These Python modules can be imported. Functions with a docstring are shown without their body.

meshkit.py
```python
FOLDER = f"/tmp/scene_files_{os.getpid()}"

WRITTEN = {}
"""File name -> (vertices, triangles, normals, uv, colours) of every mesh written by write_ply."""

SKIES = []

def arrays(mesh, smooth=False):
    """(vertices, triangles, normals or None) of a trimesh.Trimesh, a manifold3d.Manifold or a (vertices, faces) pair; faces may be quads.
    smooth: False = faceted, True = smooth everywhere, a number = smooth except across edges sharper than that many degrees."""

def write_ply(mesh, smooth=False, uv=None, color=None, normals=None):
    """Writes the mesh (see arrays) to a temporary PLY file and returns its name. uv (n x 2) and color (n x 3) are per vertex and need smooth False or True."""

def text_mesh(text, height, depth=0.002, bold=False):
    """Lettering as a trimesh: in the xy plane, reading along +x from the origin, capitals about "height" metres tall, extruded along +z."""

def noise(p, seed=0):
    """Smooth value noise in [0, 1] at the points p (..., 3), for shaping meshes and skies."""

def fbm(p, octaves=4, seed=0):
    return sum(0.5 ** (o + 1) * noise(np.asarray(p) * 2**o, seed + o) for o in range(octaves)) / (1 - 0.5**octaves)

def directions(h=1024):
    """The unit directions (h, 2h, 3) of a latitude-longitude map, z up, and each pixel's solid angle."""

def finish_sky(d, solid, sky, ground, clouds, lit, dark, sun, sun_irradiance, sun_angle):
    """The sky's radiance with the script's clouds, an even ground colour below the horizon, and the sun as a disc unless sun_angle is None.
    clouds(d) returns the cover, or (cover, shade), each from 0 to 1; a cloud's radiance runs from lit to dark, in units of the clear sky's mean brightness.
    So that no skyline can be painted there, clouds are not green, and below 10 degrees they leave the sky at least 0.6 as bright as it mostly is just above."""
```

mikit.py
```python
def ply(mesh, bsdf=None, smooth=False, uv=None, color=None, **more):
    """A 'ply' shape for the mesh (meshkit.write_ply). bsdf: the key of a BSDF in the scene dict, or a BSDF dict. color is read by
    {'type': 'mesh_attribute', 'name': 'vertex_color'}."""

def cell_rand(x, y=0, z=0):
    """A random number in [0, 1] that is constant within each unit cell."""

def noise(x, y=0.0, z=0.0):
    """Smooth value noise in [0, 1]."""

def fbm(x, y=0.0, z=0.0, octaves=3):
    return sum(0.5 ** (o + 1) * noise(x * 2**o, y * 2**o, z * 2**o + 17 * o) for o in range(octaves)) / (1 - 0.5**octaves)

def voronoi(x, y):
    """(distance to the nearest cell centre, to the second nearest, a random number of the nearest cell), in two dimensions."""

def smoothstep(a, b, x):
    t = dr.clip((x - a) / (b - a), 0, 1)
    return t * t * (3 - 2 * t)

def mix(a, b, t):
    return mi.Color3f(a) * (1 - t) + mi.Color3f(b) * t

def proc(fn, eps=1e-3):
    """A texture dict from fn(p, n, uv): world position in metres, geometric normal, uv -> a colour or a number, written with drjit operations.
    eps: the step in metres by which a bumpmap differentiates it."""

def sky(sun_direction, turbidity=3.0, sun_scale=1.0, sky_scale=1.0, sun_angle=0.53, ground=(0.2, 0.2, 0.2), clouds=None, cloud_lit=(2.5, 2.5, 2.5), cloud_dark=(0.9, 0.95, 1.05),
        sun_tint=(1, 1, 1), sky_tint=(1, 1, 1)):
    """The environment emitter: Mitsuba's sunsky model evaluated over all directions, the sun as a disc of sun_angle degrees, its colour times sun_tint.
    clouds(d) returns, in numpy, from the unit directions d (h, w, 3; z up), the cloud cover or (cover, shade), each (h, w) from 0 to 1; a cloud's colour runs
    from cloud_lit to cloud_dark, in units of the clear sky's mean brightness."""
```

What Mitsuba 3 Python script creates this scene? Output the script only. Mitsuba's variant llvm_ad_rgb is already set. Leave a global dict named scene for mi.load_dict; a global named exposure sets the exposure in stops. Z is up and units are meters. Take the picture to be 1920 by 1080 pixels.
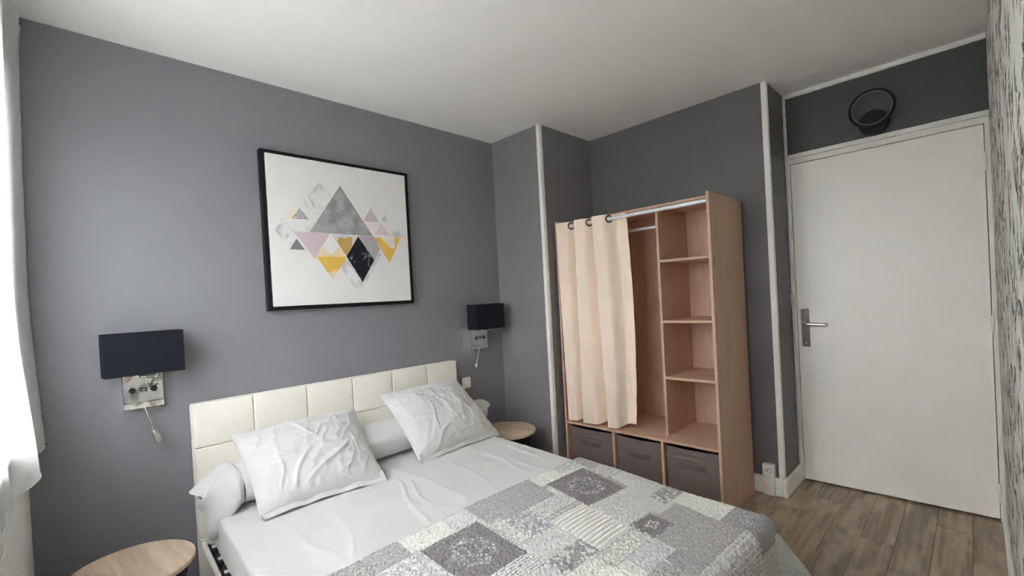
import math
import numpy as np
import trimesh
import drjit as dr
import mitsuba as mi
import mikit
import meshkit
from scipy.spatial import cKDTree
from scipy.interpolate import PchipInterpolator, splprep, splev
from mikit import proc, noise, fbm, voronoi, cell_rand, smoothstep, mix

T4 = mi.ScalarTransform4f
rng = np.random.default_rng(7)
scene, labels = {"type": "scene"}, {}

# ------------------------------------------------------------------ camera, sky, exposure
FPX = 856.16
CAM = np.array([0.0, -2.5843, 1.2821])
RIGHT = np.array([0.715102, -0.696895, -0.054472])
DOWN = np.array([-0.046079, 0.030761, -0.998464])
FWD = np.array([0.697500, 0.716513, -0.010115])
scene["camera"] = {
    "type": "perspective", "fov_axis": "x", "fov": math.degrees(2 * math.atan(960 / FPX)), "near_clip": 0.01, "far_clip": 100.0,
    "principal_point_offset_x": 10.68 / 1920, "principal_point_offset_y": -28.18 / 1080,
    "to_world": T4().look_at(origin=CAM.tolist(), target=(CAM + FWD).tolist(), up=(-DOWN).tolist()),
}


def overcast(d):
    cover = np.ones(d.shape[:2])
    return cover, 0.35 * meshkit.fbm(d * 3.0, 3, 5)


scene["sky"] = mikit.sky((-0.5, 0.3, 0.7), turbidity=4, sun_scale=0.0, sky_scale=1.0, ground=(0.3, 0.3, 0.29), clouds=overcast,
                         cloud_lit=(2.52, 2.56, 2.64), cloud_dark=(2.10, 2.15, 2.24))
exposure = 5.8

# ------------------------------------------------------------------ helpers
H = 2.489
X0, X1, X2, X3 = -0.122, 2.4495, 3.0548, 3.4026
C1, C2, C3 = -0.4886, -1.7515, -2.661


def put(key, mesh, mat, smooth=False, label=None, cat=None, group=None, kind=None, uv=None):
    assert key not in scene, key
    if isinstance(mesh, list):
        mesh = trimesh.util.concatenate(mesh)
    scene[key] = mikit.ply(mesh, mat, smooth=smooth, uv=uv)
    info(key, label, cat, group, kind)
    return key


def info(key, label=None, cat=None, group=None, kind=None):
    e = {k: v for k, v in (("label", label), ("category", cat), ("group", group), ("kind", kind)) if v}
    if e:
        labels[key] = {**labels.get(key, {}), **e}


def num(base):
    """base, base_001, base_002 ... : the next free key."""
    if base not in scene and not any(k.startswith(base + "__") for k in scene):
        return base
    i = 1
    while f"{base}_{i:03d}" in scene or any(k.startswith(f"{base}_{i:03d}__") for k in scene):
        i += 1
    return f"{base}_{i:03d}"


def box(x0, x1, y0, y1, z0, z1):
    b = trimesh.creation.box((abs(x1 - x0), abs(y1 - y0), abs(z1 - z0)))
    b.apply_translation(((x0 + x1) / 2, (y0 + y1) / 2, (z0 + z1) / 2))
    return b


def cbox(x0, x1, y0, y1, z0, z1, r=0.002):
    """box with chamfered edges"""
    lo, hi = np.minimum([x0, y0, z0], [x1, y1, z1]), np.maximum([x0, y0, z0], [x1, y1, z1])
    r = min(r, *(0.45 * (hi - lo)))
    pts = []
    for sx in (0, 1):
        for sy in (0, 1):
            for sz in (0, 1):
                s = np.array([sx, sy, sz])
                c, d = np.where(s, hi, lo), np.where(s, -1, 1)
                for a in range(3):
                    q = c + d * r
                    q[a] = c[a]
                    pts.append(q)
    return trimesh.convex.convex_hull(np.array(pts))


def gbox(lo, hi, r, n=(12, 12, 12), k=4):
    """a rounded box with a regular grid on its faces, so that it can be displaced"""
    lo, hi = np.asarray(lo, float), np.asarray(hi, float)
    r = min(r, *(0.49 * (hi - lo)))
    ax = []
    for a in range(3):
        ang = np.tan(np.linspace(-np.pi / 4, 0, k + 1))[:-1]
        e = (ang + 1) * r
        ax.append(np.concatenate([lo[a] + e, np.linspace(lo[a] + r, hi[a] - r, n[a]), (hi[a] - e)[::-1]]))
    vs, fs, off = [], [], 0
    for a in range(3):
        b, c = (a + 1) % 3, (a + 2) % 3
        U, V = np.meshgrid(ax[b], ax[c], indexing="ij")
        for side in (0, 1):
            p = np.zeros(U.shape + (3,))
            p[..., a], p[..., b], p[..., c] = (hi if side else lo)[a], U, V
            i = np.arange(U.size).reshape(U.shape)
            q = np.stack([i[:-1, :-1], i[1:, :-1], i[1:, 1:], i[:-1, 1:]], -1).reshape(-1, 4)
            f = np.vstack([q[:, [0, 1, 2]], q[:, [0, 2, 3]]])
            fs.append((f if side else f[:, ::-1]) + off)
            vs.append(p.reshape(-1, 3))
            off += U.size
    v = np.vstack(vs)
    inner = np.clip(v, lo + r, hi - r)
    d = v - inner
    v = inner + r * d / np.maximum(np.linalg.norm(d, axis=1, keepdims=True), 1e-9)
    m = trimesh.Trimesh(v, np.vstack(fs), process=False)
    m.merge_vertices(digits_vertex=6)
    return m


def grid(P, flip=False):
    """mesh from an (n, m, 3) array of points"""
    n, m = P.shape[:2]
    i = np.arange(n * m).reshape(n, m)
    q = np.stack([i[:-1, :-1], i[1:, :-1], i[1:, 1:], i[:-1, 1:]], -1).reshape(-1, 4)
    f = np.vstack([q[:, [0, 1, 2]], q[:, [0, 2, 3]]])
    return trimesh.Trimesh(P.reshape(-1, 3), f[:, ::-1] if flip else f, process=False)


def tube(points, radii, sides=12, caps=True):
    p = np.asarray(points, float)
    t = np.gradient(p, axis=0)
    t /= np.linalg.norm(t, axis=1, keepdims=True) + 1e-12
    a = np.cross(t[0], [0, 0, 1.0] if abs(t[0][2]) < 0.9 else [1.0, 0, 0])
    ring, rad = [], np.broadcast_to(radii, (len(p),))
    ang = np.arange(sides) * 2 * np.pi / sides
    for k in range(len(p)):
        a = a - t[k] * (a @ t[k])
        a /= np.linalg.norm(a)
        b = np.cross(t[k], a)
        ring.append(p[k] + rad[k] * (np.cos(ang)[:, None] * a + np.sin(ang)[:, None] * b))
    v = np.vstack(ring)
    i, j = np.meshgrid(np.arange(len(p) - 1), np.arange(sides), indexing="ij")
    q = np.stack([i * sides + j, i * sides + (j + 1) % sides, (i + 1) * sides + (j + 1) % sides, (i + 1) * sides + j], -1).reshape(-1, 4)
    f = [q[:, [0, 1, 2]], q[:, [0, 2, 3]]]
    if caps:
        n = len(v)
        v = np.vstack([v, p[:1], p[-1:]])
        s = np.arange(sides)
        f.append(np.stack([(s + 1) % sides, s, np.full(sides, n)], 1))
        o = (len(p) - 1) * sides
        f.append(np.stack([o + s, o + (s + 1) % sides, np.full(sides, n + 1)], 1))
    return trimesh.Trimesh(v, np.vstack(f), process=False)


def spline(pts, n=40, per=False):
    pts = np.asarray(pts, float)
    if per:
        pts = np.vstack([pts, pts[:1]])
    tck, _ = splprep(pts.T, s=0, per=per, k=3)
    return np.array(splev(np.linspace(0, 1, n, endpoint=not per), tck)).T


def lathe(profile, origin, axis="z", sides=48):
    m = trimesh.creation.revolve(np.asarray(profile, float), sections=sides)
    if axis == "x":
        m.apply_transform(trimesh.transformations.rotation_matrix(np.pi / 2, [0, 1, 0]))
    if axis == "-x":
        m.apply_transform(trimesh.transformations.rotation_matrix(-np.pi / 2, [0, 1, 0]))
    if axis == "-y":
        m.apply_transform(trimesh.transformations.rotation_matrix(np.pi / 2, [1, 0, 0]))
    m.apply_translation(origin)
    return m


def torus(R, r, origin, normal, sides=64, sec=14):
    m = trimesh.creation.torus(R, r, major_sections=sides, minor_sections=sec)
    m.apply_transform(trimesh.geometry.align_vectors([0, 0, 1], np.asarray(normal, float)))
    m.apply_translation(origin)
    return m


def sstep(a, b, x):
    t = np.clip((np.asarray(x, float) - a) / (b - a), 0, 1)
    return t * t * (3 - 2 * t)


# ------------------------------------------------------------------ materials
def rgb(c):
    return c if isinstance(c, dict) else {"type": "rgb", "value": list(c)}


def pri(color, rough=0.6, two=True, **kw):
    b = {"type": "principled", "base_color": rgb(color), "roughness": rough, **kw}
    return {"type": "twosided", "bsdf": b} if two else b


def diffuse(color):
    return {"type": "twosided", "bsdf": {"type": "diffuse", "reflectance": rgb(color)}}


def bumped(b, fn, scale, eps=1e-3):
    inner = b["bsdf"] if b["type"] == "twosided" else b
    return {"type": "twosided", "bsdf": {"type": "bumpmap", "arbitrary": proc(fn, eps), "scale": scale, "bsdf": inner}}


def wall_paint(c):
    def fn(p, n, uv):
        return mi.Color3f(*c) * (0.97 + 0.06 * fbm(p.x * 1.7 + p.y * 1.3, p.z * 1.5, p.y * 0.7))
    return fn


scene["paint_grey_window_lit"] = pri(proc(wall_paint((0.203, 0.207, 0.224))), 0.5, specular=0.7)  # same grey paint as wall_right, window light on the back wall brightened into it
scene["paint_grey_column_lit"] = pri(proc(wall_paint((0.21, 0.205, 0.206))), 0.5, specular=0.4)  # same grey paint again, lightened in colour for the window light on the column
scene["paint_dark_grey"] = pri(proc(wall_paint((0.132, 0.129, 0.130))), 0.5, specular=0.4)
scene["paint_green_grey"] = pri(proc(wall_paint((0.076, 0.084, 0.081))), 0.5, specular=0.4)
scene["ceiling_white"] = diffuse((0.86, 0.85, 0.82))
scene["side_wall_white"] = diffuse((0.72, 0.71, 0.67))
scene["gloss_white"] = pri((0.80, 0.79, 0.74), 0.35, specular=0.4)
scene["door_white"] = pri((0.88, 0.86, 0.815), 0.4, specular=0.4)
scene["plastic_white"] = pri((0.82, 0.82, 0.80), 0.3)
scene["plastic_ivory"] = pri((0.75, 0.73, 0.66), 0.35)
scene["black_plastic"] = pri((0.012, 0.012, 0.014), 0.4)
scene["dark_void"] = diffuse((0.03, 0.03, 0.03))
scene["chrome"] = {"type": "twosided", "bsdf": {"type": "conductor", "specular_reflectance": rgb((0.82, 0.82, 0.81))}}
scene["satin_metal"] = pri((0.78, 0.77, 0.74), 0.25, metallic=1.0)
scene["rail_metal"] = pri((0.80, 0.81, 0.82), 0.45, metallic=0.5)
scene["plate_metal"] = pri((0.13, 0.115, 0.10), 0.4, metallic=0.9)
scene["bronze"] = pri((0.10, 0.075, 0.06), 0.25, metallic=0.9)
scene["black_frame"] = pri((0.006, 0.006, 0.008), 0.5, specular=0.25)
scene["lamp_black"] = pri((0.007, 0.0085, 0.010), 0.5, specular=0.3)
scene["ring_white"] = pri((0.16, 0.165, 0.17), 0.5)
scene["shade_fabric"] = bumped(pri((0.010, 0.0115, 0.0165), 0.9, specular=0.2), lambda p, n, uv: noise(p.x * 900, p.y * 900, p.z * 900), 0.0003)
scene["leather_cream"] = bumped(pri((0.80, 0.765, 0.685), 0.42, specular=0.45), lambda p, n, uv: voronoi(p.x * 420, p.z * 420 + p.y * 300)[0], 0.0003, 5e-4)
scene["cotton_white"] = pri((0.565, 0.56, 0.55), 0.85, sheen=0.1)
scene["sheet_white"] = pri((0.555, 0.55, 0.54), 0.85, sheen=0.1)
scene["slat_dark"] = diffuse((0.03, 0.045, 0.04))
scene["slat_end"] = pri((0.70, 0.72, 0.70), 0.5)
scene["box_fabric"] = bumped(pri((0.155, 0.115, 0.104), 0.75, sheen=0.3), lambda p, n, uv: noise(p.y * 500, p.z * 500, p.x * 500), 0.0003)
scene["box_band"] = pri((0.115, 0.083, 0.075), 0.8)
scene["window_frame_white"] = pri((0.85, 0.85, 0.84), 0.4)
scene["pane_glass"] = {"type": "thindielectric", "int_ior": 1.5}
scene["sheer"] = {"type": "principledthin", "base_color": rgb((0.93, 0.95, 0.95)), "roughness": 0.55, "diff_trans": 1.2, "eta": 1.1, "spec_trans": 0.42}


def beige_cloth(p, n, uv):
    return mi.Color3f(0.91, 0.765, 0.625) * (0.95 + 0.08 * fbm(p.y * 20, p.z * 6, p.x * 20))


scene["beige_curtain"] = {"type": "principledthin", "base_color": proc(beige_cloth), "roughness": 0.85, "diff_trans": 0.14, "eta": 1.3}


def oak(long_z):
    def fn(p, n, uv):
        a, b, c = (p.z, p.y, p.x) if long_z else (p.y, p.x, p.z)
        w = fbm(a * 2.2, b * 9, c * 9) * 2.0
        g = fbm(a * 3.0 + 5, b * 60 + w * 5, c * 60, octaves=3)
        f = noise(a * 14, b * 420, c * 420)
        col = mix((0.520, 0.338, 0.236), (0.568, 0.374, 0.264), smoothstep(0.25, 0.75, g))
        col = col * (0.985 + 0.05 * f)
        k = smoothstep(0.70, 0.86, fbm(a * 7 + 3, b * 26, c * 26, octaves=2)) * smoothstep(0.35, 0.7, noise(a * 2.2, b * 5, c * 5))
        return mix(col, (0.22, 0.14, 0.095), k * 0.55)
    return fn


scene["oak_upright"] = pri(proc(oak(True)), 0.5, specular=0.35)
scene["oak_level"] = pri(proc(oak(False)), 0.5, specular=0.35)


def table_oak(p, n, uv):
    a, b = p.y * 0.996 - p.x * 0.087, p.x * 0.996 + p.y * 0.087
    g = fbm(a * 2.0, b * 45 + 3 * fbm(a * 3, b * 4), octaves=3)
    return mix((0.49, 0.375, 0.27), (0.58, 0.455, 0.335), smoothstep(0.25, 0.75, g)) * (0.93 + 0.12 * noise(a * 10, b * 260))


scene["table_oak"] = pri(proc(table_oak), 0.4, specular=0.4)

PW, PL, PY0 = 0.1315, 1.21, -1.7515


def plank_ids(p):
    row = dr.floor((p.y - PY0) / PW)
    sh = cell_rand(row, 3) * PL
    return row, dr.floor((p.x + sh) / PL), sh


def floor_wood(p, n, uv):
    row, col, sh = plank_ids(p)
    r = cell_rand(row, col, 7)
    g = fbm(p.x * 3 + r * 40, p.y * 55, r * 9, octaves=3)
    worn = smoothstep(0.45, 0.75, fbm(p.x * 5 + r * 11, p.y * 14, r * 5 + 2, octaves=3))
    c = mix((0.225, 0.160, 0.107), (0.365, 0.272, 0.190), smoothstep(0.2, 0.8, g))
    c = c * (0.84 + 0.18 * r)
    c = mix(c, (0.47, 0.385, 0.295), worn * 0.5)
    return c * (0.94 + 0.12 * noise(p.x * 20, p.y * 400))


scene["floor_laminate"] = pri(proc(floor_wood), 0.38, specular=0.5)


def wallpaper(p, n, uv):
    """clusters of slender leaves printed on an off-white paper"""
    x, z = p.x, p.z
    col = mix((0.70, 0.69, 0.64), (0.77, 0.76, 0.71), fbm(x * 6, z * 6))
    for layer, (cell, ln, wd, tones) in enumerate([
        (0.128, 0.074, 0.0130, [(0.42, 0.41, 0.37), (0.36, 0.345, 0.31), (0.45, 0.42, 0.36)]),
        (0.112, 0.076, 0.0130, [(0.075, 0.085, 0.07), (0.12, 0.125, 0.105), (0.22, 0.205, 0.165)]),
    ]):
        u, v = x / cell + 0.37 * layer, z / cell + 0.61 * layer
        iu, iv = dr.floor(u), dr.floor(v)
        for a in (-1, 0, 1):
            for b in (-1, 0, 1):
                cu, cv = iu + a, iv + b
                s = 11.0 * layer
                px = (cu + 0.15 + 0.7 * cell_rand(cu, cv, 1 + s)) * cell - 0.37 * layer * cell
                pz = (cv + 0.15 + 0.7 * cell_rand(cu, cv, 2 + s)) * cell - 0.61 * layer * cell
                base = 6.2831 * cell_rand(cu, cv, 3 + s)
                tone = cell_rand(cu, cv, 4 + s)
                c = mix(tones[0], tones[1], smoothstep(0.3, 0.5, tone))
                c = mix(c, tones[2], smoothstep(0.72, 0.78, tone))
                if layer == 1:
                    c = mix(c, (0.33, 0.19, 0.12), smoothstep(0.90, 0.91, tone))
                dx, dz = x - px, z - pz
                hit = mi.Float(0)
                for k in range(5):
                    th = base + (k - 2) * 0.62 + 0.25 * (cell_rand(cu, cv, 20 + k + s) - 0.5)
                    L = ln * (0.65 + 0.5 * cell_rand(cu, cv, 30 + k + s))
                    ct, st = dr.cos(th), dr.sin(th)
                    t = (dx * ct + dz * st) / L
                    w = dr.abs(-dx * st + dz * ct + 0.006 * dr.sin(t * 3.0))
                    half = wd * 4 * dr.maximum(t - 0.08, 0) * dr.maximum(1 - t, 0) * 0.75
                    hit = dr.maximum(hit, dr.select((t > 0.08) & (t < 1) & (w < half), 0.75 + 0.25 * smoothstep(0, 0.0012, w), 0))
                    hit = dr.maximum(hit, dr.select((t >= 0) & (t < 0.12) & (w < 0.0009), 0.8, 0))
                col = mix(col, c, hit * dr.select(cell_rand(cu, cv, 5 + s) < (0.70, 0.74)[layer], 0.95, 0.0))
    return col


scene["wallpaper_leaves"] = diffuse(proc(wallpaper))

# ------------------------------------------------------------------ structure
S = dict(kind="structure")
put("wall_back", box(X0 - 0.25, X1 + 0.05, 0, 0.12, 0, H), "paint_grey_window_lit", **S, label="dark grey painted wall behind the headboard")
put("wall_column", box(X1, X2 + 0.3, C1, 0.12, 0, H), "paint_grey_column_lit", **S, label="dark grey boxed-out column between bed and wardrobe")
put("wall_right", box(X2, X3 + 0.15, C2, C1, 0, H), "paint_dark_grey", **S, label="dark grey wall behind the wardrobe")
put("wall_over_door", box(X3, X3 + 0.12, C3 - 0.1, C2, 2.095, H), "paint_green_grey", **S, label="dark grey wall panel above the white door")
put("wall_light_block", box(X3 + 0.12, X3 + 0.15, C3 - 0.1, C2, 0, 2.2), "dark_void", **S, label="dark panel added behind the door to block light")  # unseen backing panel, added to stop light behind the door leaf
put("wall_front", box(X0 - 0.2, X3 + 0.15, C3 - 0.12, C3, 0, H), "wallpaper_leaves", **S, label="wall papered with slender grey and green leaves")
WY0, WY1, WZ0, WZ1 = -2.10, -0.28, 0.93, 2.18
put("wall_window", [box(X0 - 0.2, X0, C3 - 0.12, WY0, 0, H), box(X0 - 0.2, X0, WY1, 0.12, 0, H), box(X0 - 0.2, X0, WY0, WY1, 0, WZ0),
                    box(X0 - 0.2, X0, WY0, WY1, WZ1, H)], "side_wall_white", **S, label="off-white window wall below and around the sheer curtain")
put("ceiling", box(X0 - 0.2, X3 + 0.15, C3 - 0.12, 0.12, H, H + 0.1), "ceiling_white", **S, label="plain matt white ceiling")
put("floor", box(X0 - 0.2, X3 + 0.15, C3 - 0.12, 0.12, -0.1, -0.008), "dark_void", **S, label="greyish brown wood plank floor")


def np_cell_rand(x, y=0, z=0):
    M = 0xFFFFFFFF
    x, y, z = ((int(math.floor(v)) + 1000000) & M for v in (x, y, z))
    h = (x * 374761393 + y * 668265263 + z * 2147483647) & M
    h = ((h ^ (h >> 13)) * 1274126177) & M
    return ((h ^ (h >> 16)) & 0xFFFFFF) / 16777215.0


for row in range(-8, 15):
    y0, y1 = PY0 + row * PW, PY0 + (row + 1) * PW
    y0, y1 = max(y0, C3), min(y1, 0.0)
    if y1 - y0 < 0.01:
        continue
    sh = np_cell_rand(row, 3) * PL
    for col in range(-1, 5):
        x0, x1 = max(col * PL - sh, X0), min((col + 1) * PL - sh, X3 + 0.1)
        if x1 - x0 < 0.02:
            continue
        put(num("floor__plank"), cbox(x0 + 0.0005, x1 - 0.0005, y0 + 0.0004, y1 - 0.0004, -0.008, 0.0, 0.0012), "floor_laminate")

# baseboards, corner guards, cornice
put("baseboard_right", [cbox(X2 - 0.02, X2, C2, -1.595, 0, 0.11, 0.006), cbox(X2 - 0.02, X2, -1.6, C1, 0, 0.11, 0.006)], "gloss_white", **S, label="white baseboard beside the wardrobe")
put("baseboard_column", cbox(X2 - 0.02, X3 - 0.012, C2 - 0.02, C2 + 0.001, 0, 0.11, 0.006), "gloss_white", **S, label="white baseboard of the wall end beside the door")
put("baseboard_front", cbox(X0, X3 - 0.002, C3, C3 + 0.016, 0, 0.085, 0.004), "gloss_white", **S, label="white baseboard under the leaf wallpaper")


def guard(x, y, z0, z1, w=0.026, t=0.004):
    return [cbox(x - t, x, y - t, y + w, z0, z1, 0.0015), cbox(x - t, x + w, y - t, y, z0, z1, 0.0015)]


put("trim_1", guard(X1, C1, 0.0, H), "gloss_white", **S, label="white corner guard on the grey column")
put("trim_2", guard(X2, C2, 0.108, H), "gloss_white", **S, label="white corner guard right of the wardrobe")
put("trim_3", [cbox(X3 - 0.016, X3, C2 - 0.016, C2, 0, H, 0.003), cbox(X3 - 0.010, X3, C2 - 0.025, C2 - 0.012, 0, 2.1, 0.003)], "gloss_white", **S, label="white strip in the corner left of the door")
put("trim_4", cbox(X3 - 0.014, X3, C3, C2, 2.461, H, 0.003), "gloss_white", **S, label="narrow white cornice above the door wall")

# door
info("door_1", "plain white flush door with steel lever handle", kind="structure")
DY0, DY1, DZ1 = -1.7765, -2.6415, 2.040
put("door_1__leaf", cbox(X3 - 0.004, X3 + 0.035, DY1 + 0.0025, DY0 - 0.0025, 0.012, DZ1 - 0.003, 0.002), "door_white")
put("door_1__lintel", [cbox(X3 - 0.006, X3 + 0.05, C3, C2 - 0.02, 2.040, 2.074, 0.002), cbox(X3 - 0.010, X3 + 0.05, C3, C2 - 0.02, 2.0755, 2.103, 0.002)], "gloss_white")
put("door_1__jamb", cbox(X3 - 0.006, X3 + 0.05, DY0, C2 - 0.016, 0, 2.04, 0.002), "gloss_white")
put("door_1__jamb_001", cbox(X3 - 0.006, X3 + 0.05, C3, DY1, 0, 2.04, 0.002), "gloss_white")
for z0, z1 in ((1.80, 1.895), (0.968, 1.060), (0.103, 0.196)):
    k = put(num("door_1__hinge"), [tube([(X3 - 0.010, DY1, z0), (X3 - 0.010, DY1, (z0 + z1) / 2 - 0.001)], 0.0065), tube([(X3 - 0.010, DY1, (z0 + z1) / 2 + 0.001), (X3 - 0.010, DY1, z1)], 0.0065)], "gloss_white", 30)
put("door_1__strike_box", cbox(X3 - 0.028, X3 - 0.002, -1.779, -1.742, 1.135, 1.206, 0.003), "plastic_ivory", label="small cream strike box on the door jamb")
put("door_1__handle", [tube(spline([(X3 - 0.008, -1.818, 1.014), (X3 - 0.036, -1.818, 1.015), (X3 - 0.050, -1.832, 1.017), (X3 - 0.052, -1.862, 1.016), (X3 - 0.050, -1.905, 1.013), (X3 - 0.049, -1.936, 1.013)], 24),
                            np.linspace(0.0125, 0.0100, 24), 16), lathe([(0, 0), (0.014, 0), (0.014, 0.006), (0, 0.006)], (X3 - 0.008, -1.818, 1.014), "-x", 20)], "satin_metal", 40, label="polished steel lever handle")
for z in (0.892, 1.086):
    put(num("door_1__handle__screw"), lathe([(0, 0), (0.0045, 0), (0.003, 0.002), (0, 0.002)], (X3 - 0.010, -1.822, z), "-x", 14), "satin_metal", 30)
put("door_1__handle__plate", cbox(X3 - 0.010, X3 - 0.003, -1.8435, -1.8005, 0.872, 1.110, 0.0015), "plate_metal", label="long dark metal back plate")

# window behind the sheer curtain
info("window_1", "white framed window hidden behind the sheer curtain", kind="structure")
wx = X0 - 0.12
put("window_1__frame", [box(wx, wx + 0.05, WY0, WY1, WZ0, WZ0 + 0.06), box(wx, wx + 0.05, WY0, WY1, WZ1 - 0.06, WZ1), box(wx, wx + 0.05, WY0, WY0 + 0.06, WZ0, WZ1),
                        box(wx, wx + 0.05, WY1 - 0.06, WY1, WZ0, WZ1), box(wx, wx + 0.05, (WY0 + WY1) / 2 - 0.045, (WY0 + WY1) / 2 + 0.045, WZ0, WZ1)], "window_frame_white")
for a, b in ((WY0 + 0.055, (WY0 + WY1) / 2 - 0.04), ((WY0 + WY1) / 2 + 0.04, WY1 - 0.055)):
    q = np.array([[[wx + 0.025, a, WZ0 + 0.055], [wx + 0.025, b, WZ0 + 0.055]], [[wx + 0.025, a, WZ1 - 0.055], [wx + 0.025, b, WZ1 - 0.055]]])
    put(num("window_1__pane"), grid(q), "pane_glass")

# ------------------------------------------------------------------ bed frame and headboard
BX0, BX1 = 0.405, 1.938
info("bed", "cream faux-leather double bed with panelled headboard against the grey wall", "bed")
put("bed__headboard", gbox((BX0, -0.052, 0.06), (BX1, -0.004, 0.872), 0.012, (4, 2, 4), 3), "leather_cream", True)
cols = [BX0 + 0.002, 0.661, 0.922, 1.180, 1.437, 1.694, BX1 - 0.002]
rows = [0.874, 0.668, 0.460, 0.252, 0.062]
for i in range(6):
    for j in range(4):
        a, b, c, d = cols[i], cols[i + 1], rows[j + 1], rows[j]
        m = gbox((a + 0.0012, -0.070, c + 0.0012), (b - 0.0012, -0.040, d - 0.0012), 0.006, (9, 2, 9), 3)
        v = m.vertices
        w = np.clip(np.minimum(np.minimum(v[:, 0] - a, b - v[:, 0]), np.minimum(v[:, 2] - c, d - v[:, 2])) / 0.07, 0, 1)
        v[:, 1] -= np.where(v[:, 1] < -0.055, 0.004 * (1 - (1 - w) ** 2), 0)
        put(num("bed__headboard__panel"), m, "leather_cream", 40)
SK = 0.045
for x in (BX0 + 0.004, BX1 - 0.062):
    m = gbox((x, -2.035, 0.09), (x + 0.021, -0.045, 0.238), 0.007, (2, 20, 3), 3)
    m.vertices[:, 0] += SK * (m.vertices[:, 1] + 0.06)
    put(num("bed__side_rail"), m, "leather_cream", True)
m = gbox((BX0 + 0.004, -2.044, 0.09), (BX1 - 0.041, -2.022, 0.238), 0.008, (20, 2, 3), 3)
m.vertices[:, 0] += SK * (m.vertices[:, 1] + 0.06)
put("bed__foot_rail", m, "leather_cream", True)
for x in (BX0 + 0.03, BX1 - 0.068):
    for y in (-1.99, -0.12):
        xx = x + SK * (y + 0.06)
        put(num("bed__leg"), cbox(xx - 0.022, xx + 0.022, y - 0.022, y + 0.022, 0, 0.09, 0.004), "black_plastic")
for x in (BX0 + 0.026, BX1 - 0.075):
    m = box(x, x + 0.013, -2.02, -0.06, 0.19, 0.222)
    m.vertices[:, 0] += SK * (m.vertices[:, 1] + 0.06)
    put(num("bed__slat_support"), m, "black_plastic")
for k in range(14):
    y = -0.16 - k * 0.138
    o = SK * (y + 0.06)
    s = put(num("bed__slat"), cbox(BX0 + 0.030 + o, BX1 - 0.066 + o, y - 0.032, y + 0.032, 0.224, 0.237, 0.003), "slat_dark")
    for x in (BX0 + 0.034, BX1 - 0.090):
        put(num(s + "__holder"), cbox(x + o, x + 0.022 + o, y - 0.012, y + 0.012, 0.222, 0.243, 0.004), "slat_end", label="pale slat holder")

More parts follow.
